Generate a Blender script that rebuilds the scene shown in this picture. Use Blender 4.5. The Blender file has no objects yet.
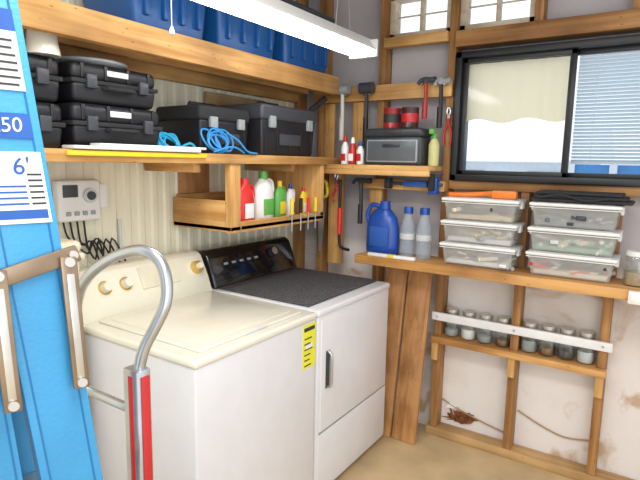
import bpy, bmesh, math, random
from mathutils import Vector, Matrix
random.seed(4)
scene=bpy.context.scene
try:
    scene.view_settings.view_transform='Standard'
    scene.view_settings.look='None'
except Exception: pass

# ---------------------------------------------------------------- materials
def newmat(name):
    m=bpy.data.materials.new(name); m.use_nodes=True
    nt=m.node_tree; b=nt.nodes.get('Principled BSDF'); return m,nt,b
def setin(b,k,v):
    if k in b.inputs: b.inputs[k].default_value=v
def plain(name,col,rough=.5,metal=0,var=.06,scale=12,bump=0,bscale=60,spec=.5,coat=0):
    m,nt,b=newmat(name); N=nt.nodes; L=nt.links
    tc=N.new('ShaderNodeTexCoord'); no=N.new('ShaderNodeTexNoise'); no.inputs['Scale'].default_value=scale; no.inputs['Detail'].default_value=3
    L.new(tc.outputs['Object'],no.inputs['Vector'])
    cr=N.new('ShaderNodeValToRGB'); e=cr.color_ramp.elements
    e[0].position=.3; e[1].position=.7
    e[0].color=(*[max(0,c*(1-var)) for c in col],1); e[1].color=(*[min(1,c*(1+var)) for c in col],1)
    L.new(no.outputs['Fac'],cr.inputs['Fac']); L.new(cr.outputs['Color'],b.inputs['Base Color'])
    b.inputs['Roughness'].default_value=rough; b.inputs['Metallic'].default_value=metal
    setin(b,'Specular IOR Level',spec); setin(b,'Coat Weight',coat)
    if bump:
        n2=N.new('ShaderNodeTexNoise'); n2.inputs['Scale'].default_value=bscale; L.new(tc.outputs['Object'],n2.inputs['Vector'])
        bp=N.new('ShaderNodeBump'); bp.inputs['Strength'].default_value=bump; bp.inputs['Distance'].default_value=.01
        L.new(n2.outputs['Fac'],bp.inputs['Height']); L.new(bp.outputs['Normal'],b.inputs['Normal'])
    return m
def wood(name,axis,c1,c2,rough=.6):
    m,nt,b=newmat(name); N=nt.nodes; L=nt.links
    tc=N.new('ShaderNodeTexCoord'); mp=N.new('ShaderNodeMapping')
    s=[28,28,28]; s[axis]=1.6; mp.inputs['Scale'].default_value=s
    L.new(tc.outputs['Object'],mp.inputs['Vector'])
    no=N.new('ShaderNodeTexNoise'); no.inputs['Scale'].default_value=1; no.inputs['Detail'].default_value=5; no.inputs['Distortion'].default_value=.6
    L.new(mp.outputs['Vector'],no.inputs['Vector'])
    cr=N.new('ShaderNodeValToRGB'); e=cr.color_ramp.elements
    e[0].position=.3; e[0].color=(*c2,1); e[1].position=.62; e[1].color=(*c1,1)
    L.new(no.outputs['Fac'],cr.inputs['Fac'])
    n2=N.new('ShaderNodeTexNoise'); n2.inputs['Scale'].default_value=3.5; L.new(tc.outputs['Object'],n2.inputs['Vector'])
    mx=N.new('ShaderNodeMixRGB'); mx.blend_type='MULTIPLY'; 
    c3=N.new('ShaderNodeValToRGB'); c3.color_ramp.elements[0].position=.3; c3.color_ramp.elements[0].color=(.6,.55,.5,1); c3.color_ramp.elements[1].position=.6; c3.color_ramp.elements[1].color=(1,1,1,1)
    L.new(n2.outputs['Fac'],c3.inputs['Fac']); mx.inputs['Fac'].default_value=1
    L.new(cr.outputs['Color'],mx.inputs['Color1']); L.new(c3.outputs['Color'],mx.inputs['Color2'])
    # knots
    vo=N.new('ShaderNodeTexVoronoi'); mp2=N.new('ShaderNodeMapping'); s2=[9,9,9]; s2[axis]=3.2; mp2.inputs['Scale'].default_value=s2
    L.new(tc.outputs['Object'],mp2.inputs['Vector']); L.new(mp2.outputs['Vector'],vo.inputs['Vector'])
    ck=N.new('ShaderNodeValToRGB'); ck.color_ramp.elements[0].position=.06; ck.color_ramp.elements[0].color=(.35,.22,.14,1); ck.color_ramp.elements[1].position=.13; ck.color_ramp.elements[1].color=(1,1,1,1)
    L.new(vo.outputs['Distance'],ck.inputs['Fac'])
    m3=N.new('ShaderNodeMixRGB'); m3.blend_type='MULTIPLY'; m3.inputs['Fac'].default_value=.8
    L.new(mx.outputs['Color'],m3.inputs['Color1']); L.new(ck.outputs['Color'],m3.inputs['Color2']); L.new(m3.outputs['Color'],b.inputs['Base Color'])
    b.inputs['Roughness'].default_value=rough
    return m
WO1,WO2=(.74,.44,.16),(.48,.23,.06)
woodX=wood('pine_grain_x',0,WO1,WO2); woodY=wood('pine_grain_y',1,WO1,WO2); woodZ=wood('pine_grain_z',2,WO1,WO2)
studZ=wood('stud_wood',2,(.48,.25,.085),(.26,.11,.03)); plyZ=wood('leaning_board_wood',2,(.58,.30,.12),(.38,.17,.05))
studX=wood('dark_header_wood',0,(.46,.24,.08),(.26,.11,.03))
shelfX=wood('shelf_wood',0,(.70,.38,.13),(.46,.21,.05))
white=plain('white_enamel',(.72,.72,.75),.28,var=.02,coat=.3)
cream=plain('cream_enamel',(.80,.77,.66),.25,var=.02,coat=.4)
creamc=plain('console_cream',(.78,.75,.62),.35,var=.02)
gold=plain('gold_knob',(.75,.52,.16),.3,metal=.7)
blackgl=plain('black_gloss',(.008,.008,.010),.12,coat=.5)
black=plain('black_plastic',(.012,.012,.015),.45,bump=.08)
blackm=plain('black_matte',(.02,.02,.022),.75)
dgray=plain('dark_gray_plastic',(.05,.055,.065),.4)
casegr=plain('case_charcoal',(.035,.04,.045),.4)
gray=plain('gray_plastic',(.32,.35,.36),.45)
lgray=plain('light_gray',(.6,.62,.62),.5)
wplast=plain('white_plastic',(.80,.80,.78),.4,var=.02)
steel=plain('galvanised_tube',(.55,.57,.59),.28,metal=.85,var=.1)
alum=plain('aluminium',(.62,.60,.56),.35,metal=.8,var=.15)
bronze=plain('spreader_bronze',(.30,.22,.15),.38,metal=.8,var=.25)
red=plain('red_paint',(.50,.02,.02),.35)
redp=plain('red_jug_plastic',(.72,.03,.03),.3)
bluep=plain('blue_jug_plastic',(.012,.07,.36),.3)
toteb=plain('blue_tote_plastic',(.01,.09,.30),.35)
cyan=plain('cyan_cord',(.02,.38,.65),.4)
bluec=plain('blue_rope',(.03,.28,.65),.5)
ladb=plain('ladder_fibreglass_blue',(.045,.28,.54),.42,var=.10,scale=4,bump=.1,bscale=150)
ladd=plain('ladder_blue_edge',(.01,.15,.36),.4)
greenp=plain('green_plastic',(.12,.42,.08),.35)
yellow=plain('yellow_paint',(.85,.62,.03),.4)
yelgreen=plain('energy_label_yellow',(.80,.78,.04),.5)
orange=plain('orange_plastic',(.85,.20,.02),.4)
paper=plain('paper_white',(.82,.82,.81),.7,var=.02)
inkb=plain('ink_blue',(.02,.10,.40),.6)
inkk=plain('ink_black',(.03,.03,.03),.6)
rust=plain('rust',(.20,.07,.02),.9,var=.6,scale=30)
def mat_speck(name):
    m,nt,b=newmat(name);N=nt.nodes;L=nt.links
    tc=N.new('ShaderNodeTexCoord');v=N.new('ShaderNodeTexVoronoi');v.inputs['Scale'].default_value=110;L.new(tc.outputs['Object'],v.inputs['Vector'])
    cr=N.new('ShaderNodeValToRGB');e=cr.color_ramp.elements;e[0].position=.15;e[0].color=(.15,.15,.16,1);e[1].position=.5;e[1].color=(.055,.055,.06,1)
    L.new(v.outputs['Distance'],cr.inputs['Fac']);L.new(cr.outputs['Color'],b.inputs['Base Color']);b.inputs['Roughness'].default_value=.7
    bp=N.new('ShaderNodeBump');bp.inputs['Strength'].default_value=.4;bp.inputs['Distance'].default_value=.004;L.new(v.outputs['Distance'],bp.inputs['Height']);L.new(bp.outputs['Normal'],b.inputs['Normal'])
    return m
matmat=mat_speck('speckled_rubber')
def mat_panel():
    m,nt,b=newmat('wall_panel');N=nt.nodes;L=nt.links
    tc=N.new('ShaderNodeTexCoord');no=N.new('ShaderNodeTexNoise');no.inputs['Scale'].default_value=2.2;no.inputs['Detail'].default_value=6;L.new(tc.outputs['Object'],no.inputs['Vector'])
    cr=N.new('ShaderNodeValToRGB');e=cr.color_ramp.elements;e[0].position=.3;e[0].color=(.62,.55,.49,1);e[1].position=.55;e[1].color=(.78,.74,.71,1)
    L.new(no.outputs['Fac'],cr.inputs['Fac'])
    n3=N.new('ShaderNodeTexNoise');n3.inputs['Scale'].default_value=3.3;n3.inputs['Detail'].default_value=8;n3.inputs['Distortion'].default_value=1.2;L.new(tc.outputs['Object'],n3.inputs['Vector'])
    c4=N.new('ShaderNodeValToRGB');e=c4.color_ramp.elements;e[0].position=.57;e[0].color=(1,1,1,1);e[1].position=.68;e[1].color=(.70,.54,.38,1)
    L.new(n3.outputs['Fac'],c4.inputs['Fac'])
    m2=N.new('ShaderNodeMixRGB');m2.blend_type='MULTIPLY';m2.inputs['Fac'].default_value=1;L.new(cr.outputs['Color'],m2.inputs['Color1']);L.new(c4.outputs['Color'],m2.inputs['Color2'])
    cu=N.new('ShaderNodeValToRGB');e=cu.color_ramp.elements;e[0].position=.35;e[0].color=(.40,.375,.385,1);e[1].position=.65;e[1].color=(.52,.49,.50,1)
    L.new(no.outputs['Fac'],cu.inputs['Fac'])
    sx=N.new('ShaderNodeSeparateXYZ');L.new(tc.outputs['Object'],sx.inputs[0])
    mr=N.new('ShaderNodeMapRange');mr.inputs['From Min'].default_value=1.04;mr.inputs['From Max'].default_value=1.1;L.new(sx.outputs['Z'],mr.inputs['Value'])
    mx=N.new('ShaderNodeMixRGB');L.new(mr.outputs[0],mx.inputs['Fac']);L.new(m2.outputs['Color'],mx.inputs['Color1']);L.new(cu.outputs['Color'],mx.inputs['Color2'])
    L.new(mx.outputs['Color'],b.inputs['Base Color']);b.inputs['Roughness'].default_value=.7
    bp=N.new('ShaderNodeBump');bp.inputs['Strength'].default_value=.5;bp.inputs['Distance'].default_value=.03;L.new(no.outputs['Fac'],bp.inputs['Height']);L.new(bp.outputs['Normal'],b.inputs['Normal'])
    return m
panel=mat_panel()
siding=plain('siding_cream',(.82,.79,.62),.42,var=.04,scale=3)
floorm=plain('floor_tan',(.56,.42,.23),.55,var=.14,scale=5,bump=.05)
ceilm=plain('ceiling_gray',(.45,.43,.44),.8)
snow=plain('snow',(.9,.92,.95),.9,var=.02)
extw=plain('neighbour_wall',(.62,.68,.74),.8)
def glassmat(name,tint=(1,1,1),gl=.08,rough=.03):
    m=bpy.data.materials.new(name);m.use_nodes=True;nt=m.node_tree;N=nt.nodes;L=nt.links
    N.remove(N['Principled BSDF']);o=N['Material Output']
    t=N.new('ShaderNodeBsdfTransparent');t.inputs['Color'].default_value=(*tint,1)
    g=N.new('ShaderNodeBsdfGlossy');g.inputs['Roughness'].default_value=rough
    lw=N.new('ShaderNodeLayerWeight');lw.inputs['Blend'].default_value=.25
    ad=N.new('ShaderNodeMath');ad.operation='MULTIPLY_ADD';ad.inputs[1].default_value=.6;ad.inputs[2].default_value=gl;L.new(lw.outputs['Facing'],ad.inputs[0])
    ad.use_clamp=True
    mx=N.new('ShaderNodeMixShader');L.new(ad.outputs[0],mx.inputs[0]);L.new(t.outputs[0],mx.inputs[1]);L.new(g.outputs[0],mx.inputs[2]);L.new(mx.outputs[0],o.inputs['Surface'])
    return m
glass=glassmat('window_glass',(.98,.99,1),.0,.08)
jarglass=glassmat('jar_glass',(.95,.98,.97),.08)
def milky(name,col,a):
    m=bpy.data.materials.new(name);m.use_nodes=True;nt=m.node_tree;N=nt.nodes;L=nt.links
    b=N['Principled BSDF'];o=N['Material Output'];b.inputs['Base Color'].default_value=(*col,1);b.inputs['Roughness'].default_value=.25
    t=N.new('ShaderNodeBsdfTransparent');t.inputs['Color'].default_value=(.95,.95,.95,1);mx=N.new('ShaderNodeMixShader');mx.inputs[0].default_value=a
    L.new(t.outputs[0],mx.inputs[1]);L.new(b.outputs[0],mx.inputs[2]);L.new(mx.outputs[0],o.inputs['Surface'])
    return m
def cloth(name,col,tr=.5):
    m=bpy.data.materials.new(name);m.use_nodes=True;nt=m.node_tree;N=nt.nodes;L=nt.links
    b=N['Principled BSDF'];o=N['Material Output'];b.inputs['Base Color'].default_value=(*col,1);b.inputs['Roughness'].default_value=.8
    t=N.new('ShaderNodeBsdfTranslucent');t.inputs['Color'].default_value=(*col,1);mx=N.new('ShaderNodeMixShader');mx.inputs[0].default_value=tr
    L.new(b.outputs[0],mx.inputs[1]);L.new(t.outputs[0],mx.inputs[2]);L.new(mx.outputs[0],o.inputs['Surface'])
    return m
binp=milky('clear_bin_plastic',(.74,.74,.70),.34)
curt=cloth('shade_fabric',(.86,.78,.56),.6)
slat=cloth('blind_slat',(.82,.88,.92),.5)
petm=milky('clear_bottle_plastic',(.60,.70,.80),.30)
def emis(name,col,s):
    m=bpy.data.materials.new(name);m.use_nodes=True;nt=m.node_tree;N=nt.nodes
    b=N['Principled BSDF'];b.inputs['Base Color'].default_value=(*col,1)
    b.inputs['Emission Color'].default_value=(*col,1);b.inputs['Emission Strength'].default_value=s
    return m
tubem=emis('fluorescent_glow',(.97,.98,1),12)

# ---------------------------------------------------------------- builder
class B:
    def __init__(s): s.bm=bmesh.new(); s.mats=[]
    def mi(s,m):
        if m not in s.mats: s.mats.append(m)
        return s.mats.index(m)
    def merge(s,t,mat,M=None):
        if M is not None: bmesh.ops.transform(t,matrix=M,verts=t.verts)
        i=s.mi(mat)
        bmesh.ops.recalc_face_normals(t,faces=t.faces)
        for f in t.faces: f.material_index=i
        me=bpy.data.meshes.new('tmp'); t.to_mesh(me); t.free(); s.bm.from_mesh(me); bpy.data.meshes.remove(me)
    def box(s,x0,x1,y0,y1,z0,z1,mat,bev=0,seg=2,M=None,taper=None):
        t=bmesh.new(); bmesh.ops.create_cube(t,size=1)
        for v in t.verts:
            tp=1
            if taper and v.co.z<0: tp=taper
            v.co=Vector(((x0+x1)/2+v.co.x*(x1-x0)*tp,(y0+y1)/2+v.co.y*(y1-y0)*tp,(z0+z1)/2+v.co.z*(z1-z0)))
        if bev: bmesh.ops.bevel(t,geom=t.edges[:],offset=bev,segments=seg,affect='EDGES',profile=.5,clamp_overlap=True)
        s.merge(t,mat,M); return s
    def cyl(s,p0,p1,r0,mat,r1=None,n=20,M=None):
        p0=Vector(p0);p1=Vector(p1);r1=r0 if r1 is None else r1;d=p1-p0
        t=bmesh.new(); bmesh.ops.create_cone(t,cap_ends=True,segments=n,radius1=r0,radius2=r1,depth=d.length)
        q=d.to_track_quat('Z','Y').to_matrix().to_4x4()
        bmesh.ops.transform(t,matrix=Matrix.Translation((p0+p1)/2)@q,verts=t.verts)
        s.merge(t,mat,M); return s
    def lathe(s,c,prof,mat,n=24,sx=1,sy=1,M=None):
        t=bmesh.new(); rings=[]
        for r,z in prof:
            if r<1e-5: rings.append([t.verts.new((c[0],c[1],c[2]+z))])
            else: rings.append([t.verts.new((c[0]+sx*r*math.cos(2*math.pi*k/n),c[1]+sy*r*math.sin(2*math.pi*k/n),c[2]+z)) for k in range(n)])
        for a,b in zip(rings,rings[1:]):
            for k in range(n):
                k2=(k+1)%n
                if len(a)==1 and len(b)==1: continue
                if len(a)==1: t.faces.new((a[0],b[k],b[k2]))
                elif len(b)==1: t.faces.new((a[k],a[k2],b[0]))
                else: t.faces.new((a[k],a[k2],b[k2],b[k]))
        s.merge(t,mat,M); return s
    def tube(s,pts,r,mat,n=10,smooth=4,M=None,flat=1):
        P=[Vector(p) for p in pts]
        if smooth and len(P)>2:
            Q=[]
            for i in range(len(P)-1):
                a=P[max(i-1,0)];b=P[i];c=P[i+1];d=P[min(i+2,len(P)-1)]
                for k in range(smooth):
                    u=k/smooth
                    Q.append(.5*((2*b)+(c-a)*u+(2*a-5*b+4*c-d)*u*u+(3*b-a-3*c+d)*u**3))
            Q.append(P[-1]);P=Q
        t=bmesh.new();rings=[];T0=(P[1]-P[0]).normalized();N=T0.orthogonal().normalized()
        for i,p in enumerate(P):
            T=((P[min(i+1,len(P)-1)]-P[max(i-1,0)])).normalized()
            N=(N-T*N.dot(T)).normalized();Bn=T.cross(N)
            rings.append([t.verts.new(p+r*(math.cos(2*math.pi*k/n)*N+flat*math.sin(2*math.pi*k/n)*Bn)) for k in range(n)])
        for a,b in zip(rings,rings[1:]):
            for k in range(n): t.faces.new((a[k],a[(k+1)%n],b[(k+1)%n],b[k]))
        t.faces.new(rings[0]);t.faces.new(rings[-1])
        s.merge(t,mat,M);return s
    def prism(s,poly,ax,a0,a1,mat,bev=0,M=None,seg=2):
        t=bmesh.new()
        def mk(p,a):
            if ax=='x': return (a,p[0],p[1])
            if ax=='y': return (p[0],a,p[1])
            return (p[0],p[1],a)
        A=[t.verts.new(mk(p,a0)) for p in poly];Bv=[t.verts.new(mk(p,a1)) for p in poly];n=len(poly)
        t.faces.new(A);t.faces.new(Bv)
        for k in range(n): t.faces.new((A[k],A[(k+1)%n],Bv[(k+1)%n],Bv[k]))
        bmesh.ops.recalc_face_normals(t,faces=t.faces)
        if bev: bmesh.ops.bevel(t,geom=t.edges[:],offset=bev,segments=seg,affect='EDGES',profile=.5,clamp_overlap=True)
        s.merge(t,mat,M);return s
    def finish(s,name,parent=None,ang=38,recentre=True):
        me=bpy.data.meshes.new(name)
        vs=s.bm.verts
        c=Vector((0,0,0))
        if recentre and parent is None and not name.startswith(('wall','floor','ceiling')):
            lo=[min(v.co[i] for v in vs) for i in range(3)];hi=[max(v.co[i] for v in vs) for i in range(3)]
            c=Vector(((lo[0]+hi[0])/2,(lo[1]+hi[1])/2,lo[2]))
            bmesh.ops.translate(s.bm,vec=-c,verts=s.bm.verts)
        s.bm.to_mesh(me);s.bm.free()
        for m in s.mats: me.materials.append(m)
        for p in me.polygons: p.use_smooth=True
        try: me.set_sharp_from_angle(angle=math.radians(ang))
        except Exception: pass
        o=bpy.data.objects.new(name,me);bpy.context.collection.objects.link(o);o.location=c
        if parent: o.parent=parent
        return o
def text(body,size,mat,M,name,parent,extrude=.0004):
    cu=bpy.data.curves.new(name,'FONT');cu.body=body;cu.size=size;cu.extrude=extrude;cu.align_x='CENTER';cu.align_y='CENTER'
    cu.materials.append(mat)
    o=bpy.data.objects.new(name,cu);bpy.context.collection.objects.link(o)
    o.parent=parent; o.matrix_world=M
    return o

# ---------------------------------------------------------------- room shell
XW=-2.06; YW=2.86; ZC=2.62
b=B(); b.box(-2.2,1.6,-1.2,3.0,-.06,0,floorm); b.finish('floor')
b=B(); b.box(-2.2,1.6,.2,3.0,ZC,ZC+.06,ceilm); b.finish('ceiling')
b=B(); t=bmesh.new(); prof=[];y=-.6;pitch=.076
while y<YW:
    prof+=[(XW,y),(XW,y+pitch*.42),(XW+.009,y+pitch*.55),(XW+.009,y+pitch*.86)]; y+=pitch
prof=[p for p in prof if p[1]<YW]+[(XW,YW)]
lo=[t.verts.new((p[0],p[1],0)) for p in prof];hi=[t.verts.new((p[0],p[1],ZC)) for p in prof]
lb=[t.verts.new((XW-.06,p[1],0)) for p in prof];hb=[t.verts.new((XW-.06,p[1],ZC)) for p in prof]
for k in range(len(prof)-1):
    t.faces.new((lo[k],lo[k+1],hi[k+1],hi[k])); t.faces.new((lb[k],hb[k],hb[k+1],lb[k+1]))
b.merge(t,siding); b.finish('wall_left',ang=20)
b=B()
for x0,x1,segs in [(-2.12,-1.40,[(0,ZC)]),(-1.40,-1.04,[(0,2.27),(2.5,ZC)]),(-1.04,-1.0,[(0,ZC)]),(-1.0,-.98,[(0,2.27),(2.5,ZC)]),
                   (-.98,-.62,[(0,1.49),(2.14,2.27),(2.5,ZC)]),(-.62,.1,[(0,1.49),(2.14,ZC)]),(.1,1.6,[(0,ZC)])]:
    for z0,z1 in segs: b.box(x0,x1,YW,YW+.05,z0,z1,panel)
b.finish('wall_back')

for x in (-2.03,-1.84,-1.43,-1.02):
    b=B(); b.box(x-.02,x+.02,2.77,2.858,.05,2.6,studZ,.003); b.finish('wall_stud')
for x in (-.60,-.19,.22):
    b=B(); b.box(x-.02,x+.02,2.77,2.858,.05,1.44,studZ,.003); b.box(x-.02,x+.02,2.77,2.858,2.26,2.6,studZ,.003); b.finish('wall_stud')
b=B(); b.box(-1.06,1.5,2.765,2.857,.0,.05,wood('plate_wood',0,(.62,.40,.18),(.45,.26,.10)),.003); b.finish('trim_1')
b=B(); b.box(-.998,.5,2.745,2.857,2.175,2.255,studX,.003); b.finish('trim_2')
b=B(); b.box(-.998,.5,2.76,2.857,1.44,1.485,studX,.003); b.finish('trim_3')
b=B(); b.box(-1.41,-1.04,2.74,2.80,2.21,2.262,woodX,.003);b.finish('trim_4')

# ---------------------------------------------------------------- windows
winb=plain('window_frame_black',(.010,.011,.013),.4)
b=B(); x0,x1,z0,z1=-.985,.10,1.487,2.145; y0,y1=2.735,2.90
fw=.032
b.box(x0,x1,y0,y1,z1-fw,z1,winb,.003); b.box(x0,x1,y0,y1,z0,z0+fw,winb,.003)
b.box(x0,x0+fw,y0,y1,z0,z1,winb,.003); b.box(x1-fw,x1,y0,y1,z0,z1,winb,.003)
xm=-.435
def sash(b,xa,xb,ya,yb,za,zb,w,m):
    b.box(xa,xb,ya,yb,za,za+w,m,.002);b.box(xa,xb,ya,yb,zb-w,zb,m,.002);b.box(xa,xa+w,ya,yb,za,zb,m,.002);b.box(xb-w,xb,ya,yb,za,zb,m,.002)
    b.box(xa+w*.8,xb-w*.8,(ya+yb)/2-.002,(ya+yb)/2+.002,za+w*.8,zb-w*.8,glass)
sash(b,x0+fw,xm+.02,2.765,2.79,z0+fw-.003,z1-fw+.003,.025,winb)
sash(b,xm-.015,x1-fw,2.80,2.825,z0+fw-.003,z1-fw+.003,.025,winb)
b.finish('window_1')
for i,(xa,xb) in enumerate(((-1.405,-1.042),(-.998,-.62))):
    b=B(); tan=wood('transom_wood_%d'%i,0,(.75,.66,.52),(.58,.46,.32))
    sash(b,xa,xb,2.80,2.88,2.262,2.50,.03,tan)
    b.box((xa+xb)/2-.010,(xa+xb)/2+.010,2.82,2.86,2.28,2.48,tan,.002)
    b.box(xa+.02,xb-.02,2.845,2.855,2.385,2.392,tan)
    b.finish('window_%d'%(i+2))
b=B(); t=bmesh.new(); n=60; xs=[-.955+.52*k/n for k in range(n+1)]
va=[t.verts.new((x,2.846+.004*math.sin(k*.5),2.115)) for k,x in enumerate(xs)]
vb=[t.verts.new((x,2.846+.006*math.sin(k*.5+.3),1.80+.012*math.sin(k*.21))) for k,x in enumerate(xs)]
for k in range(n): t.faces.new((va[k],va[k+1],vb[k+1],vb[k]))
b.merge(t,curt); b.cyl((-.955,2.846,2.105),(-.435,2.846,2.105),.008,winb); b.finish('window_shade')
b=B(); z=2.10
while z>1.60:
    b.prism([(2.838,z),(2.86,z-.010),(2.86,z-.012),(2.838,z-.002)],'x',-.415,.06,slat); z-=.0165
b.box(-.415,.06,2.835,2.865,2.10,2.115,slat); b.box(-.415,.06,2.84,2.86,z-.004,z+.008,slat)
for x in (-.33,-.02): b.cyl((x,2.836,1.59),(x,2.836,2.11),.0015,wplast,n=6)
b.finish('window_blind')

# outdoors
b=B(); b.box(-14,10,3.05,22,-.3,-.05,snow); b.finish('snowy_ground')
b=B(); b.box(-9,-1.5,12,15,-.05,1.75,extw); b.prism([(11.6,1.70),(13.5,2.5),(15.4,1.70),(15.4,1.65),(11.6,1.65)],'x',-9.3,-1.2,snow)
for x in (-8,-6,-4.2,-2.6): b.box(x,x+.7,11.97,12.01,.9,1.45,dgray)
b.finish('neighbouring_house')
b=B(); b.box(-1.05,1.5,7.0,7.05,-.05,1.60,plain('fence_blue',(.06,.22,.50),.6)); 
for k in range(6): b.box(-1.05+k*.45,-.97+k*.45,6.96,7.0,-.05,1.64,extw)
b.finish('yard_fence')

# ---------------------------------------------------------------- long shelf, left wall
b=B(); b.box(XW+.012,-1.65,.55,2.765,1.555,1.598,woodY,.003)
b.box(XW+.012,-1.66,.55,.58,1.50,1.555,woodX)
for y in (.9,1.6,2.3): b.box(XW+.012,-1.72,y,y+.04,1.515,1.555,woodX,.002)
b.finish('long_wall_shelf')
YE=2.655
b=B(); b.box(XW+.012,-1.65,.35,YE,2.03,2.05,woodY,.002); b.box(-1.685,-1.645,.35,YE,1.955,2.055,woodY,.004)
b.box(-1.90,-1.86,.35,YE,1.975,2.03,woodY,.003); b.box(XW+.012,XW+.05,.35,2.765,1.94,2.03,woodY,.003)
b.finish('overhead_shelf')
b=B(); X0=XW+.012;X1=-1.66
b.box(X0,X1,1.765,2.54,1.245,1.265,woodY,.002)
b.box(X1-.02,X1,1.835,2.54,1.235,1.285,woodY,.002)
b.box(X0,X1-.03,1.765,1.785,1.24,1.385,woodX,.002)
b.box(X1-.035,X1,1.765,1.832,1.235,1.553,woodZ,.002)
b.box(X0,X1,2.505,2.54,1.265,1.553,woodZ,.002)
b.box(X0,X0+.02,1.785,2.505,1.33,1.40,woodY,.002)
b.finish('box_wall_shelf')

# ---------------------------------------------------------------- back-wall boards
b=B(); b.box(-1.86,-1.035,2.56,2.768,1.535,1.56,woodX,.003); b.box(-1.86,-1.035,2.565,2.585,1.505,1.536,woodX,.002); b.finish('corner_shelf')
b=B(); b.box(-1.50,-1.0,2.70,2.768,1.425,1.480,woodX,.003); b.finish('tool_rail')
b=B(); b.box(-1.88,-1.0,2.735,2.768,1.925,2.01,woodX,.003); b.finish('tool_rail')
b=B(); b.box(-1.74,-1.655,2.715,2.768,.95,1.50,woodZ,.003); b.finish('tool_post')
b=B(); b.box(-1.47,-1.39,2.74,2.768,1.08,1.42,woodZ,.003);  b.finish('tool_post')
b=B(); b.box(-1.60,-1.53,2.745,2.768,1.565,1.92,woodZ,.003);  b.finish('tool_post')
b=B(); b.box(-1.80,-1.73,2.745,2.768,1.565,1.92,woodZ,.003);  b.finish('tool_post')

b=B(); b.box(-1.44,.6,2.555,2.768,1.025,1.06,shelfX,.003)
b.box(-1.44,.6,2.53,2.555,1.012,1.061,shelfX,.004)
b.finish('bin_shelf')
b=B(); b.box(-1.04,-.165,2.725,2.765,.575,.61,shelfX,.003); b.box(-.998,-.622,2.765,2.855,.585,.609,shelfX); b.box(-.578,-.212,2.765,2.855,.585,.609,shelfX)
b.finish('jar_shelf')
for x in (-1.02,-.6,-.19):
    b=B(); b.box(x-.018,x+.018,2.735,2.768,.47,.574,woodZ,.003); b.finish('shelf_support_block')
b=B(); b.box(-1.05,-.15,2.75,2.768,.70,.745,plain('strip_white',(.8,.8,.8),.5),.002)
for x in (-1.02,-.6,-.19): b.cyl((x,2.75,.722),(x,2.747,.722),.006,steel,n=10)
b.finish('white_retaining_strip')

jarfill=[gray,dgray,lgray,wplast,bronze,alum]
for xs in ((-.950,-.855,-.762,-.668),(-.532,-.443,-.355,-.266)):
    for i,x in enumerate(xs):
        b=B(); c=(x,2.808,.611)
        b.lathe(c,[(0,0),(.036,0),(.041,.006),(.042,.02),(.042,.11),(.036,.130),(.032,.137),(.032,.150)],jarglass,n=24)
        b.lathe(c,[(0,.004),(.034,.004),(.038,.012),(.038,.035+.03*random.random()),(0,.05)],random.choice(jarfill),n=16)
        b.lathe(c,[(.034,.136),(.036,.138),(.036,.156),(.034,.158),(0,.158)],alum,n=24)
        b.finish('mason_jar')

def storage_bin(xa,xb,z,fill):
    b=B(); ya,yb=2.56,2.755
    w=xb-xa
    b.box(xa+.012,xb-.012,ya+.010,yb-.010,z+.001,z+.098,binp,.012,3,taper=.93)
    b.box(xa+.002,xb-.002,ya+.002,yb-.002,z+.088,z+.092,wplast,.002)
    b.box(xa,xb,ya,yb,z+.096,z+.112,wplast,.006,3)
    b.box(xa+.03,xb-.03,ya+.03,yb-.03,z+.1115,z+.114,wplast,.001)
    for s in (xa-.002,xb-.012): b.box(s,s+.014,ya+.07,yb-.07,z+.07,z+.108,wplast,.003)
    for i in range(34):
        px=xa+.05+(w-.1)*random.random();py=ya+.04+.1*random.random();pz=z+.018+.048*random.random();s=.014+.016*random.random()
        m=random.choice(fill)
        M=Matrix.Translation((px,py,pz))@Matrix.Rotation(random.random()*3,4,'Z')@Matrix.Rotation(random.random()-.5,4,'Y')
        if i%3: b.box(-s*1.7,s*1.7,-s*.7,s*.7,-s*.35,s*.35,m,.004,M=M)
        else: b.cyl((-s*2.2,0,0),(s*2.2,0,0),s*.35,m,n=10,M=M)
    b.box(xa+.035,xb-.035,ya+.03,yb-.03,z+.008,z+.03,fill[0],.004)
    return b.finish('storage_bin')
tan1=plain('tan_stuff',(.60,.46,.28),.8);tan2=plain('tan_stuff2',(.70,.62,.48),.8);slate=plain('slate_stuff',(.14,.17,.2),.7);brn=plain('brown_stuff',(.25,.13,.06),.7)
f1=[tan1,brn,dgray,tan2];f2=[wplast,lgray,tan2,gray];f3=[lgray,gray,tan1,tan2]
for k,f in enumerate((f2,f3,f1)): storage_bin(-.96,-.58,1.062+k*.1155,f)
for k,f in enumerate(([tan2,redp,greenp,dgray,lgray],[plain('green_stuff',(.2,.38,.25),.7),tan2,lgray],[slate,gray,dgray])): storage_bin(-.535,-.155,1.062+k*.1155,f)
ZT=1.062+3*.1155
b=B(); b.tube([(-.93,2.60,ZT+.012),(-.85,2.585,ZT+.014),(-.77,2.62,ZT+.02),(-.68,2.60,ZT+.03)],.012,orange,smooth=5); b.box(-.72,-.60,2.585,2.625,ZT+.002,ZT+.04,orange,.01); b.tube([(-.70,2.66,ZT+.012),(-.80,2.67,ZT+.012),(-.9,2.65,ZT+.012)],.008,wplast); b.finish('orange_caulking_gun')
b=B()
for k in range(3):
    b.box(-.53+.01*k,-.12-.02*k,2.57,2.74,ZT+.002+.016*k,ZT+.017+.016*k,blackm,.007,3)
b.tube([(-.5,2.565,ZT+.02),(-.4,2.56,ZT+.035),(-.3,2.56,ZT+.015),(-.2,2.565,ZT+.03)],.006,blackm)
b.finish('folded_black_bag')
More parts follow.
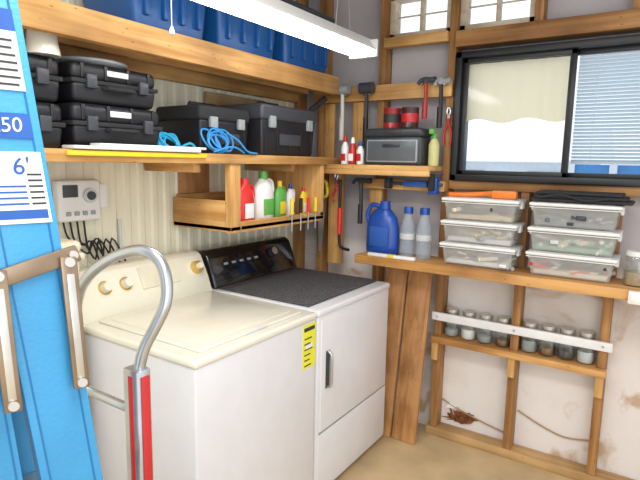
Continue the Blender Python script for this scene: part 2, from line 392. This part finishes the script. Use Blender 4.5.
b=B(); c=(-.085,2.64,1.061); b.lathe(c,[(0,0),(.045,0),(.05,.008),(.05,.11),(.042,.125),(.04,.135)],jarglass); b.lathe(c,[(0,.004),(.045,.005),(.045,.06),(0,.07)],plain('nuts',(.4,.3,.2),.8)); b.lathe(c,[(.043,.13),(.045,.131),(.045,.152),(0,.153)],wplast); b.finish('hardware_jar')
b=B(); b.box(-.10,-.02,2.50,2.531,1.005,1.06,wplast,.004); b.box(-.09,-.03,2.496,2.50,1.015,1.05,paper,.002); b.finish('junction_box')

b=B(); cx,cy,cz=-1.325,2.645,1.061
b.lathe((cx,cy,cz),[(0,0),(.085,0),(.098,.012),(.10,.05),(.098,.15),(.085,.21),(.05,.25),(.03,.262),(0,.262)],bluep,n=32,sy=.55)
b.cyl((cx+.01,cy,cz+.255),(cx+.01,cy,cz+.30),.032,bluep,r1=.028)
b.tube([(cx-.085,cy,cz+.17),(cx-.10,cy,cz+.22),(cx-.07,cy,cz+.275),(cx-.02,cy,cz+.265)],.013,bluep)
b.box(cx-.055,cx+.06,cy-.0585,cy-.05,cz+.05,cz+.16,inkb,.003)
b.finish('laundry_detergent_jug')
for x in (-1.175,-1.08):
    b=B(); c=(x,2.65,1.061); b.lathe(c,[(0,0),(.038,0),(.043,.008),(.043,.07),(.039,.09),(.043,.11),(.043,.16),(.030,.205),(.022,.23),(.022,.245)],petm,n=24)
    b.lathe(c,[(.0433,.10),(.0436,.102),(.0436,.13),(.0433,.132)],lgray,n=24)
    b.lathe(c,[(.0,.275),(.024,.275),(.026,.27),(.026,.24),(0,.24)],bluep,n=20); b.finish('clear_plastic_bottle')
b=B(); b.box(-1.36,-1.08,2.535,2.56,1.062,1.080,wplast,.003); b.box(-1.24,-1.20,2.534,2.561,1.064,1.0805,yellow,.002); b.finish('torpedo_level')

# drawer style parts case
b=B(); xa,xb,ya,yb=-1.43,-1.09,2.585,2.73; z0=1.561
b.box(xa,xb,ya,yb,z0,z0+.15,casegr,.012,3); b.box(xa-.004,xb+.004,ya-.006,yb,z0+.148,z0+.196,casegr,.020,4)
pm=plain('case_panel',(.10,.11,.12),.3)
b.box(xa+.02,xb-.02,ya-.008,ya+.01,z0+.015,z0+.135,gray,.006)
b.box(xa+.028,xb-.028,ya-.010,ya-.004,z0+.022,z0+.128,pm,.004)
b.box(xa+.12,xb-.12,ya-.016,ya-.006,z0+.095,z0+.112,casegr,.004)
b.box(xa+.12,xb-.12,ya-.010,ya+.001,z0+.165,z0+.182,inkk,.004)
b.finish('black_tool_case')
for x in (-1.30,-1.195):
    b=B(); c=(x,2.66,1.758); b.lathe(c,[(0,0),(.048,0),(.049,.004),(.047,.008),(.047,.098),(.049,.102),(.049,.108),(.044,.108),(.044,.104),(0,.104)],plain('can_red',(.30,.02,.02),.3) if x<-1.25 else plain('can_dark',(.06,.02,.02),.3)); b.lathe(c,[(.0475,.03),(.0478,.032),(.0478,.075),(.0475,.077)],inkk if x<-1.25 else red); b.finish('coffee_can')
for x,m,cm,h in ((-1.56,wplast,red,.16),(-1.51,red,wplast,.15),(-1.46,wplast,inkb,.13)):
    b=B(); b.lathe((x,2.60,1.561),[(0,0),(.02,0),(.022,.004),(.022,h*.6),(.012,h*.75),(.010,h*.8),(0,h*.8)],m,n=18); b.lathe((x,2.60,1.561),[(.012,h*.78),(.012,h*.9),(.006,h),(0,h)],cm,n=14); b.box(x-.015,x+.015,2.576,2.579,1.58,1.62,red if m is wplast else paper,.0008); b.finish('glue_bottle')
b=B(); sx=-1.052; c=(sx,2.66,1.561); b.lathe(c,[(0,0),(.026,0),(.028,.005),(.028,.11),(.02,.13),(.015,.14),(0,.14)],plain('spray_yellow',(.60,.58,.25),.4),n=20); b.cyl((sx,2.66,1.70),(sx,2.66,1.73),.013,greenp); b.box(sx-.013,sx+.013,2.61,2.67,1.725,1.75,greenp,.005); b.finish('spray_bottle')

def hammer(x,y,zt,L,hm,hd,nm='claw_hammer',w=.055,hr=.014,r=.011,yb=2.737):
    b=B(); b.tube([(x,y,zt-.01),(x+.003,y,zt-L*.5),(x,y,zt-L)],r,hm,flat=.7); b.tube([(x,y,zt-L*.55),(x,y,zt-L*.8),(x,y,zt-L)],r*1.35,hm)
    if nm=='rubber_mallet': b.cyl((x-w,y,zt),(x+w,y,zt),hr*2,hd)
    else:
        b.cyl((x,y,zt),(x+w,y,zt),hr,hd); b.cyl((x+w,y,zt),(x+w+.014,y,zt),hr*1.15,hd)
        b.tube([(x,y,zt),(x-w*.6,y,zt+.004),(x-w*1.1,y,zt-.018)],hr*.8,hd,flat=.9)
    b.box(x-.014,x+.014,y-.012,y+.012,zt-.017,zt+.017,hd,.003)
    for s in (-.022,.022): b.cyl((x+s,y-.015,zt-hr*(2 if nm=='rubber_mallet' else 1)-.004),(x+s,yb,zt-hr*(2 if nm=='rubber_mallet' else 1)-.004),.0025,steel,n=8)
    b.finish(nm)
hammer(-1.645,2.695,1.99,.29,plain('handle_white',(.65,.62,.55),.5),gray,'rubber_mallet',.045)
hammer(-1.485,2.695,1.99,.30,black,dgray,'rubber_mallet',.04,.016)
hammer(-1.13,2.70,2.01,.20,plain('handle_rd',(.4,.03,.02),.4),dgray,'claw_hammer',.04)
hammer(-1.045,2.70,2.0,.24,black,gray,'claw_hammer',.035)
hammer(-1.48,2.655,1.47,.25,black,blackm,'claw_hammer',.05,yb=2.702)
def pliers(x,y,z,hm,name='pliers',L=.15,yb=2.77):
    b=B()
    for s in (-1,1):
        b.tube([(x-s*.008,y,z),(x+s*.004,y,z-.04),(x+s*.022,y,z-.09),(x+s*.018,y,z-L)],.007,hm,flat=.7)
        b.tube([(x+s*.004,y,z+.05),(x+s*.010,y,z+.025),(x-s*.004,y,z)],.007,steel,flat=.7)
    b.cyl((x,y-.008,z),(x,yb,z),.008,steel); b.finish(name)
pliers(-1.015,2.755,1.82,red); 
pliers(-1.675,2.70,1.46,red,L=.12,yb=2.715)
b=B(); b.box(-1.31,-1.0,2.670,2.682,1.452,1.472,dgray,.001); b.box(-1.07,-1.02,2.645,2.694,1.41,1.50,bluep,.008); b.box(-1.06,-1.03,2.62,2.65,1.43,1.52,blackm,.006); b.box(-1.33,-1.295,2.645,2.694,1.43,1.49,blackm,.008); b.box(-1.22,-1.08,2.655,2.692,1.446,1.478,inkb,.006)
for x in (-1.25,-1.04): b.cyl((x,2.676,1.45),(x,2.70,1.45),.003,steel,n=8)
b.finish('bar_clamp')
b=B(); y=2.69
b.prism([(-1.80,1.36),(-1.74,1.37),(-1.77,1.02),(-1.79,1.02)],'y',y,y+.003,steel)
b.tube([(-1.80,y,1.37),(-1.80,y,1.44),(-1.75,y,1.455),(-1.735,y,1.41),(-1.74,y,1.365),(-1.80,y,1.36)],.013,yellow,flat=.8)
b.cyl((-1.73,y-.01,1.43),(-1.73,2.716,1.43),.004,steel); b.finish('hand_saw')
b=B(); b.tube([(-1.64,2.69,1.47),(-1.64,2.69,1.12),(-1.62,2.69,1.06),(-1.57,2.69,1.05)],.009,black); b.tube([(-1.64,2.69,1.30),(-1.64,2.69,1.14)],.014,redp,smooth=0); b.cyl((-1.66,2.685,1.44),(-1.66,2.716,1.44),.003,steel);b.finish('pry_bar')
for i,(y,m) in enumerate(((2.22,yellow),(2.30,black),(2.37,redp),(2.44,yellow))):
    b=B(); x=-1.6495; b.tube([(x,y,1.295),(x,y,1.335),(x,y,1.375)],.0105,m,n=8); b.cyl((x,y,1.30),(x,y,1.20),.003,steel,n=8); b.box(x-.0105,x-.004,y-.004,y+.004,1.262,1.28,steel); b.finish('screwdriver')

def jug(cx,cy,cz,m,cap,h,w,name,lab):
    b=B(); b.lathe((cx,cy,cz),[(0,0),(w*.9,0),(w,.01),(w,h*.55),(w*.85,h*.72),(w*.4,h*.86),(0,h*.86)],m,n=28,sx=.6)
    b.cyl((cx,cy,cz+h*.84),(cx,cy,cz+h),w*.33,cap,r1=w*.3)
    b.tube([(cx,cy+w*.9,cz+h*.5),(cx,cy+w*1.12,cz+h*.62),(cx,cy+w*.95,cz+h*.8),(cx,cy+w*.3,cz+h*.84)],w*.13,m)
    b.box(cx+w*.55,cx+w*.62,cy-w*.55,cy+w*.5,cz+h*.12,cz+h*.45,lab,.002); b.finish(name)
jug(-1.72,1.925,1.266,redp,redp,.22,.06,'bleach_jug',paper)
jug(-1.74,2.09,1.266,wplast,greenp,.25,.07,'fabric_softener_jug',greenp)
jug(-1.75,2.24,1.266,greenp,yellow,.20,.045,'cleaner_bottle',yellow)
jug(-1.76,2.35,1.266,wplast,bluep,.18,.035,'cleaner_bottle',inkb)
jug(-1.74,2.45,1.266,yellow,redp,.16,.03,'cleaner_bottle',paper)
b=B(); b.box(XW+.012,XW+.028,1.80,2.0,1.402,1.55,plyZ,.002); b.finish('scrap_board')

# ---------------------------------------------------------------- items on long shelf
def case(x0,x1,y0,y1,z0,h,name='black_equipment_case'):
    b=B(); b.box(x0,x1,y0,y1,z0,z0+h*.52,black,.018,4,taper=.95); b.box(x0,x1,y0,y1,z0+h*.54,z0+h,black,.024,4)
    b.box(x0-.003,x1+.004,y0-.003,y1+.003,z0+h*.47,z0+h*.58,blackm,.004)
    for y in (y0+.05,y1-.09): b.box(x1-.005,x1+.014,y,y+.04,z0+h*.36,z0+h*.70,dgray,.004)
    ym=(y0+y1)/2
    b.tube([(x1,ym-.06,z0+h*.40),(x1+.022,ym-.055,z0+h*.40),(x1+.022,ym+.055,z0+h*.40),(x1,ym+.06,z0+h*.40)],.008,blackm,smooth=0)
    for k in range(4): 
        yy=y0+.04+(y1-y0-.08)*k/3; b.box(x1-.03,x1+.004,yy-.008,yy+.008,z0+h*.60,z0+h*.97,black,.004)
    b.box(x1-.001,x1+.005,ym-.045,ym+.045,z0+h*.72,z0+h*.86,paper,.001)
    b.finish(name)
Z=1.599
case(-2.02,-1.73,.68,1.03,Z,.15); case(-2.02,-1.74,.69,1.035,Z+.152,.15)
case(-2.02,-1.73,1.06,1.44,Z+.012,.15); case(-2.02,-1.74,1.07,1.43,Z+.164,.14)
b=B(); b.box(-2.0,-1.73,1.05,1.46,Z,Z+.011,dgray,.002); b.finish('black_tray')
b=B(); b.lathe((-1.88,1.22,Z+.305),[(0,0),(.13,0),(.145,.010),(.145,.018),(.13,.02),(.11,.028),(.04,.034),(0,.034)],gray,n=40); b.finish('round_pan_lid')
b=B(); b.box(-1.705,-1.63,1.00,1.56,Z,Z+.012,wplast,.003); b.box(-1.70,-1.64,1.1,1.60,Z+.012,Z+.022,paper,.003); b.finish('foam_sheet')
b=B(); b.box(-1.650,-1.638,.98,1.60,1.577,1.594,yellow,.002); b.finish('yellow_straightedge')
def toolbox(x0,x1,y0,y1,z0,h,lid,body,name='tool_box'):
    b=B(); b.box(x0,x1,y0,y1,z0,z0+h*.68,body,.012,3,taper=.95); b.box(x0-.002,x1+.008,y0-.006,y1+.006,z0+h*.66,z0+h*.96,lid,.018,3)
    ym=(y0+y1)/2
    for y in (y0+.05,y1-.09): b.box(x1,x1+.018,y,y+.045,z0+h*.52,z0+h*.74,gray,.004)
    b.tube([(x1-.15,ym-.09,z0+h*.95),(x1-.15,ym-.08,z0+h*1.04),(x1-.15,ym+.08,z0+h*1.04),(x1-.15,ym+.09,z0+h*.95)],.01,body,smooth=0)
    for k in range(5):
        yy=y0+.03+(y1-y0-.06)*k/4; b.box(x1-.012,x1+.0,yy-.006,yy+.006,z0+.02,z0+h*.5,body,.003)
    b.box(x1-.004,x1+.004,ym-.09,ym+.09,z0+h*.2,z0+h*.42,dgray,.003)
    b.finish(name)
toolbox(-2.02,-1.73,1.65,1.97,Z,.22,blackm,black); toolbox(-2.02,-1.675,2.00,2.46,Z,.26,dgray,black)
# loosely coiled cords: leaning oval loops
def hank(b,cx,cy,cz,ry,rz,m,tr,n,seed):
    rnd=random.Random(seed)
    for i in range(n):
        oy=cy+rnd.uniform(-.03,.03);a=ry*rnd.uniform(.7,1.1);h=rz*rnd.uniform(.6,1.05);ox=cx+rnd.uniform(-.012,.012);tl=rnd.uniform(-.5,.5);P=[]
        for k in range(17):
            t_=2*math.pi*k/16; yy=a*math.sin(t_); zz=h*(1-math.cos(t_)); P.append((ox-.25*zz,oy+yy+tl*zz*.6,cz+tr+zz*.5+.002*i))
        b.tube(P,tr,m,n=8,smooth=2)
b=B(); hank(b,-1.665,1.72,Z+.001,.060,.10,bluec,.0045,6,3); b.tube([(-1.66,1.74,Z+.09),(-1.645,1.80,Z+.06),(-1.64,1.86,Z+.012),(-1.645,1.93,Z+.006)],.0045,bluec); b.tube([(-1.66,1.66,Z+.006),(-1.64,1.76,Z+.03),(-1.645,1.84,Z+.006)],.0045,bluec); b.finish('blue_rope_coil')
b=B(); hank(b,-1.78,1.545,Z+.001,.05,.09,cyan,.006,5,8); b.tube([(-1.78,1.55,Z+.006),(-1.74,1.60,Z+.04),(-1.73,1.63,Z+.006)],.006,cyan); b.finish('cyan_air_hose')
b=B(); b.tube([(-1.79,2.50,Z+.20),(-1.76,2.55,Z+.27),(-1.72,2.63,Z+.34)],.017,blackm,smooth=0); b.tube([(-1.86,2.49,Z+.02),(-1.79,2.50,Z+.20)],.012,black,smooth=0); b.finish('black_flashlight')
b=B(); b.box(XW+.015,XW+.035,1.98,2.45,Z,Z+.32,wood('scrap_y',1,(.6,.45,.25),(.45,.3,.12)),.002); b.finish('scrap_board')

def tote(y0,y1,z0=2.051,x0=-2.03,x1=-1.68,h=.30):
    b=B(); b.box(x0,x1,y0,y1,z0,z0+h,toteb,.025,3,taper=.88); b.box(x0-.01,x1+.012,y0-.012,y1+.012,z0+h-.03,z0+h,toteb,.006); 
    b.box(x0-.006,x1+.008,y0-.008,y1+.008,z0+h,z0+h+.03,dgray,.012)
    for k in range(4):
        yy=y0+.07+(y1-y0-.14)*k/3; b.box(x1-.03,x1+.004,yy-.012,yy+.012,z0+.05,z0+h-.03,toteb,.006)
    b.finish('blue_storage_tote')
tote(1.28,1.68); tote(1.72,2.15); tote(2.19,2.64)

# ---------------------------------------------------------------- fluorescent fixture
b=B(); x=-1.29; y0,y1=1.03,2.30; z=2.10
b.prism([(x-.075,z),(x+.075,z),(x+.06,z+.02),(x+.035,z+.055),(x-.035,z+.055),(x-.06,z+.02)],'y',y0,y1,wplast,.002)
b.prism([(x-.065,z-.001),(x-.05,z-.022),(x,z-.030),(x+.05,z-.022),(x+.065,z-.001)],'y',y0+.015,y1-.015,tubem)
b.box(x-.076,x+.076,y1-.012,y1+.006,z-.03,z+.05,wplast,.004); b.box(x-.076,x+.076,y0-.006,y0+.012,z-.03,z+.05,wplast,.004)
for yy in (y0+.2,y1-.2):
    b.tube([(x-.04,yy,z+.05),(x,yy,ZC)],.0015,steel,smooth=0,n=6); b.tube([(x+.04,yy,z+.05),(x,yy,ZC)],.0015,steel,smooth=0,n=6)
b.finish('fluorescent_shop_light')
b=B(); b.cyl((-1.38,1.20,1.99),(-1.38,1.20,2.62),.0012,wplast,n=6); b.lathe((-1.38,1.20,1.965),[(0,0),(.008,.003),(.009,.012),(.004,.026),(0,.028)],wplast,n=14); b.finish('light_pull_cord')
b=B(); b.lathe((-1.76,.985,1.90),[(.055,0),(.05,.03),(.045,.07),(.035,.10),(0,.105)],cream,n=28); b.cyl((-1.76,.985,2.0),(-1.76,.985,2.03),.012,cream); b.finish('clamp_lamp')

b=B(); x=XW+.010
b.box(x,x+.045,1.15,1.34,1.31,1.48,wplast,.012,3); b.box(x+.044,x+.048,1.17,1.235,1.41,1.46,dgray,.002)
b.cyl((x+.045,1.285,1.415),(x+.058,1.285,1.415),.030,lgray); b.cyl((x+.058,1.285,1.415),(x+.066,1.285,1.415),.018,dgray)
for k in range(4): b.box(x+.044,x+.052,1.18+k*.036,1.20+k*.036,1.335,1.352,gray,.002)
b.box(x+.0,x+.03,1.345,1.38,1.36,1.46,wplast,.004)
b.finish('irrigation_timer')
b=B()
for k in range(4):
    y=1.18+.03*k; b.tube([(x+.02,y,1.312),(x+.03,y+.01,1.25-.02*k),(x+.04,y+.05,1.20+.01*k),(x+.03,y+.10,1.17-.03*k),(x+.02,y+.13,1.22),(x+.02,y+.2,1.10)],.004,blackm,n=6)
b.tube([(x+.01,1.45,1.30),(x+.01,1.46,0.0)],.008,lgray,n=8,smooth=0)
b.finish('wiring_bundle')

# ---------------------------------------------------------------- washer
XF=-1.225
b=B(); b.box(-1.99,XF,1.13,1.832,.03,.895,white,.008,3); b.box(-2.0,XF+.006,1.125,1.835,.893,.925,cream,.012,4)
b.box(-1.83,XF-.035,1.185,1.775,.924,.936,cream,.006,3)
b.box(-1.80,XF-.075,1.215,1.745,.9355,.9385,cream,.0015)
b.box(XF-.04,XF-.032,1.42,1.54,.926,.935,lgray,.002)
b.box(-1.95,XF-.05,1.16,1.80,0,.035,blackm)
b.prism([(-1.845,.924),(-1.875,1.00),(-1.925,1.10),(-1.95,1.115),(-2.0,1.115),(-2.0,.924)],'y',1.13,1.83,creamc,.006)
nd=Vector((.10,0,.05)).normalized()
def cknob(b,y,h,r,m1,m2,l=.03):
    p=Vector((-1.875-.05*(h-1.0)/.10,y,h)); b.cyl(p,p+nd*.004,r*1.35,m2,n=28); b.cyl(p+nd*.004,p+nd*l,r,m1,r1=r*.85,n=28)
cknob(b,1.265,1.04,.022,creamc,gold); cknob(b,1.365,1.04,.022,creamc,gold); cknob(b,1.765,1.045,.034,gold,creamc)
cknob(b,1.765,1.045,.018,creamc,gold,.045)
b.prism([(-1.8755,1.002),(-1.873,1.006),(-1.918,1.094),(-1.921,1.092)],'y',1.44,1.65,plain('console_label',(.72,.68,.53),.4))
b.box(XF-.002,XF+.0015,1.735,1.828,.69,.885,yelgreen)
b.box(XF,XF+.002,1.742,1.821,.855,.872,inkk)
for k in range(6): b.box(XF,XF+.002,1.745,1.745+.065*(.6+.4*random.random()),.70+k*.024,.706+k*.024,inkk)
b.box(XF,XF+.002,1.755,1.805,.775,.80,paper)
b.finish('washing_machine')
b=B(); b.box(-1.99,XF,1.848,2.548,.03,.895,white,.008,3); b.box(-2.0,XF+.006,1.845,2.551,.893,.925,white,.012,4)
b.box(-1.95,XF-.05,1.88,2.52,0,.035,blackm)
b.box(XF-.004,XF+.006,1.872,2.530,.345,.88,white,.005,3)
b.box(XF-.004,XF+.004,1.862,2.540,.05,.333,white,.004,3)
b.box(XF-.001,XF+.0012,1.868,2.534,.333,.345,gray)
b.tube([(XF+.006,1.925,.55),(XF+.026,1.925,.565),(XF+.028,1.925,.635),(XF+.026,1.925,.705),(XF+.006,1.925,.72)],.007,steel,smooth=5)
b.box(XF+.004,XF+.008,1.908,1.942,.545,.725,dgray,.004)
b.prism([(-1.845,.924),(-1.87,1.00),(-1.91,1.095),(-1.94,1.115),(-2.0,1.11),(-2.0,.924)],'y',1.85,2.55,blackgl,.014,seg=4)
p=Vector((-1.895,2.35,1.045)); b.cyl(p,p+nd*.03,.032,blackm,r1=.026,n=28); b.cyl(p+nd*.03,p+nd*.033,.022,alum,n=28)
for k in range(5): b.prism([(-1.8845,1.03),(-1.8825,1.034),(-1.8875,1.044),(-1.890,1.042)],'y',1.95+k*.06,1.98+k*.06,gray)
b.finish('clothes_dryer')
b=B(); b.box(-1.845,-1.29,1.868,2.53,.9255,.935,matmat,.004); b.finish('dryer_top_mat')

for xa,xb,zt,dy in ((-1.335,-1.205,.98,.0),(-1.195,-1.055,.985,.008)):
    b=B(); M=Matrix.Translation((0,2.585+dy,0))@Matrix.Rotation(-math.radians(8.5),4,'X')
    b.box(xa,xb,0,.02,.003,zt,plyZ,.002,M=M); b.finish('leaning_board')

b=B(); b.tube([(-1.0,2.852,.20),(-.92,2.85,.17),(-.78,2.85,.13),(-.63,2.85,.10)],.004,plain('old_wire',(.4,.25,.12),.7),n=6); b.tube([(-.57,2.85,.25),(-.45,2.85,.20),(-.33,2.85,.17),(-.215,2.85,.19)],.004,plain('old_wire2',(.4,.25,.12),.7),n=6); b.finish('wall_wire')
b=B(); t=bmesh.new(); vs=[]
for k in range(26):
    a=2*math.pi*k/26; rr=1+.45*random.uniform(-1,1); vs.append(t.verts.new((-.89+.085*rr*math.cos(a),2.855-.006*random.random(),.115+.030*rr*math.sin(a)+.02*math.cos(a))))
c=t.verts.new((-.89,2.850,.115))
for k in range(26): t.faces.new((c,vs[k],vs[(k+1)%26]))
b.merge(t,rust)
for k in range(3):
    x=-.945+.04*k; b.tube([(x,2.852,.14+.02*random.random()),(x+.015,2.842,.12),(x+.02,2.848,.09)],.006,rust,n=6)
b.prism([(-.98,.15),(-.93,.155),(-.90,.18),(-.95,.19)],'y',2.848,2.852,paper)
b.finish('torn_wall_patch')

bb=plain('bin_beige',(.74,.68,.52),.5)
b=B(); b.box(-2.04,-1.775,.80,1.095,.0,1.24,bb,.02,3,taper=.88); b.box(-2.045,-1.765,.79,1.105,1.20,1.225,bb,.006); b.box(-2.04,-1.77,.795,1.10,1.226,1.27,bb,.018,3); b.box(-1.93,-1.88,.92,.98,1.27,1.28,bb,.004); b.finish('tall_waste_bin')

# ---------------------------------------------------------------- ladder
e1=Vector((.24,.97,0)).normalized(); e2=Vector((-e1.y,e1.x,0)); A=(Vector((0,0,1))-.112*e1).normalized()
foot=Vector((-.785,.575,.012)); WL=.30
LM=Matrix(((e1.x,e2.x,A.x,foot.x),(e1.y,e2.y,A.y,foot.y),(e1.z,e2.z,A.z,foot.z),(0,0,0,1)))
lad=bpy.data.objects.new('step_ladder',None); bpy.context.collection.objects.link(lad)
b=B()
def rail(b,xc,w,ya,yb,z0,z1,dirn,M):
    b.box(xc-w/2,xc+w/2,ya,yb,z0,z1,ladb,.0015,M=M)
    f0,f1=(yb,yb+.03) if dirn>0 else (ya-.03,ya)
    b.box(xc-w/2,xc-w/2+.005,f0,f1,z0,z1,ladd,.001,M=M); b.box(xc+w/2-.005,xc+w/2,f0,f1,z0,z1,ladd,.001,M=M)
    for s in (-.36,.36):
        b.box(xc+s*w-.0012,xc+s*w+.0012,ya-.0012 if dirn>0 else yb,ya if dirn>0 else yb+.0012,z0,z1,ladd,M=M)
rail(b,0,.095,0,.005,.02,1.93,1,LM); rail(b,0,.095,WL,WL+.005,.02,1.93,-1,LM)
for z in (.28,.58,.88,1.18,1.48,1.78):
    b.box(-.04,.04,.006,WL-.001,z-.006,z,alum,.001,M=LM); b.box(.034,.04,.006,WL-.001,z-.03,z-.004,alum,.001,M=LM); b.box(-.04,-.034,.006,WL-.001,z-.03,z-.004,alum,.001,M=LM)
b.finish('front_rails',lad)
b=B(); RM=LM@Matrix.Translation((-.078,.0,1.9))@Matrix.Rotation(math.radians(1.6),4,'Y')@Matrix.Translation((0,0,-1.9))
rail(b,0,.062,.012,.017,.02,1.90,1,RM); rail(b,0,.062,WL-.015,WL-.01,.02,1.90,-1,RM)
for z in (.35,.8,1.25,1.65): b.box(-.02,.02,.018,WL-.016,z-.02,z,alum,.002,M=RM)
b.finish('rear_rails',lad)
b=B(); b.box(-.12,.055,-.01,WL+.015,1.90,1.95,ladd,.008,M=LM); b.finish('top_cap',lad)
b=B()
for y in (0,WL):
    b.box(-.05,.05,y-.003,y+.008,0,.05,blackm,.003,M=LM); b.box(-.17,-.10,y-.003+.01*(y==0),y+.01,0.0,.05,blackm,.003,M=LM)
b.finish('rubber_feet',lad)
b=B()
PM=LM@Matrix.Translation((.0,0,1.395))@Matrix.Rotation(-math.radians(14),4,'Y')
b.box(-.068,.072,-.010,-.004,-.014,.014,bronze,.003,M=PM)
for (xa,za),(xb,zb) in (((-.052,1.39),(-.068,1.17)),((.050,1.40),(.036,1.18))):
    d=Vector((xb-xa,0,zb-za));L=d.length;ang=math.atan2(d.x,d.z)
    BM=LM@Matrix.Translation((xa,-.012,za))@Matrix.Rotation(ang,4,'Y')
    b.box(-.013,.013,-.005,.003,-.008,L,bronze,.003,M=BM); b.box(-.006,.006,-.0065,-.004,.02,L-.02,alum,.002,M=BM)
    for zz in (0.0,L-.012): b.cyl((0,-.010,zz),(0,.01,zz),.008,alum,n=14,M=BM)
b.cyl((-.058,-.008,0),(-.058,-.014,0),.007,alum,M=PM); b.cyl((.062,-.008,0),(.062,-.014,0),.007,alum,M=PM)
b.finish('spreader_bracket',lad)
b=B()
b.box(-.036,.040,-.0022,-.001,1.465,1.575,paper,M=LM); b.box(-.036,.034,-.0024,-.001,1.595,1.632,inkb,M=LM)
b.box(-.032,.036,-.003,-.002,1.472,1.486,inkb,M=LM)
for k in range(4): b.box(-.030,.012,-.003,-.002,1.494+k*.009,1.497+k*.009,inkb,M=LM)
for k in range(6): b.box(.016,.036,-.003,-.002,1.494+k*.009,1.497+k*.009,inkk,M=LM)
b.box(-.036,.036,-.0022,-.001,1.665,1.78,lgray,M=LM); b.box(-.036,.036,-.0024,-.001,1.75,1.78,inkb,M=LM)
for k in range(7): b.box(-.030,.026+.006*random.random(),-.003,-.002,1.672+k*.0105,1.675+k*.0105,inkk,M=LM)
b.box(-.036,.036,-.0022,-.001,1.80,1.86,paper,M=LM)
b.finish('rail_labels',lad)
TR=Matrix.Rotation(math.radians(90),4,'X')
text("6'",.036,inkb,LM@Matrix.Translation((.010,-.0035,1.552))@TR,'size_text',lad)
text("250",.030,paper,LM@Matrix.Translation((.0,-.0035,1.613))@TR,'rating_text',lad)

# ---------------------------------------------------------------- hand truck
b=B()
P=[(-1.22,.726,.15),(-1.22,.726,1.05),(-1.2155,.726,1.163),(-1.199,.728,1.235),(-1.155,.7315,1.288),(-1.10,.7425,1.327),(-1.045,.755,1.352),(-.99,.762,1.362),(-.945,.768,1.346),(-.920,.768,1.305),(-.916,.762,1.251),(-.932,.748,1.2015),(-.955,.728,1.141),(-.966,.72,1.075),(-.968,.715,1.0)]
b.tube(P,.0135,steel,n=14,smooth=4)
b.box(-.995,-.943,.70,.737,.12,1.10,steel,.004); b.box(-.976,-.960,.6985,.7005,.17,1.085,red,.001)
b.box(-.9425,-.9395,.708,.731,.17,1.085,red,.001)
b.box(-1.24,-1.20,.706,.742,.12,1.05,steel,.004)
for z in (.99,.72,.45,.2): b.tube([(-1.22,.722,z),(-1.10,.712,z+.008),(-.98,.722,z)],.011,steel,n=12)
b.box(-1.26,-.93,.684,.694,.12,.42,steel,.003); b.box(-1.25,-.94,.69,.708,.10,.14,red,.004)
b.cyl((-1.28,.80,.125),(-.92,.80,.125),.01,steel)
for x in (-1.235,-.965): b.box(x-.01,x+.01,.73,.81,.11,.14,steel,.002)
for x in (-1.32,-.925):
    b.cyl((x,.80,.125),(x+.045,.80,.125),.12,blackm,n=32); b.cyl((x-.003,.80,.125),(x+.048,.80,.125),.06,red,n=24)
b.finish('hand_truck')

# ---------------------------------------------------------------- lights
def area(name,loc,rot,size,sizey,energy,col):
    l=bpy.data.lights.new(name,'AREA');l.shape='RECTANGLE';l.size=size;l.size_y=sizey;l.energy=energy;l.color=col
    o=bpy.data.objects.new(name,l);bpy.context.collection.objects.link(o);o.location=loc;o.rotation_euler=rot;return o
area('overhead_fill',(-.3,.5,2.55),(0,0,0),1.2,.5,34,(1,.96,.88))  # added fill light out of view overhead, no fitting modelled
area('rear_fill',(1.3,-.9,1.6),(math.radians(80),0,math.radians(48)),1.6,2.0,24,(.98,.98,1))  # added fill from behind the camera on the right, no door there
w=bpy.data.worlds.new('sky');scene.world=w;w.use_nodes=True;nt=w.node_tree
bg=nt.nodes['Background'];bg.inputs['Color'].default_value=(.94,.97,1,1);bg.inputs['Strength'].default_value=1.35

# ---------------------------------------------------------------- camera
f,pi_,ya,ro=523.4,math.radians(8.47),math.radians(33.49),math.radians(1.07)
F=Vector((-math.sin(ya)*math.cos(pi_),math.cos(ya)*math.cos(pi_),-math.sin(pi_)))
R=Vector((math.cos(ya),math.sin(ya),0));U=R.cross(F)
R2=R*math.cos(ro)+U*math.sin(ro);U2=-R*math.sin(ro)+U*math.cos(ro)
cd=bpy.data.cameras.new('camera');co=bpy.data.objects.new('camera',cd);bpy.context.collection.objects.link(co)
cd.sensor_width=36;cd.lens=f/640*36;cd.clip_start=.05
co.matrix_world=Matrix(((R2.x,U2.x,-F.x,0),(R2.y,U2.y,-F.y,0),(R2.z,U2.z,-F.z,1.57),(0,0,0,1)))
scene.camera=co
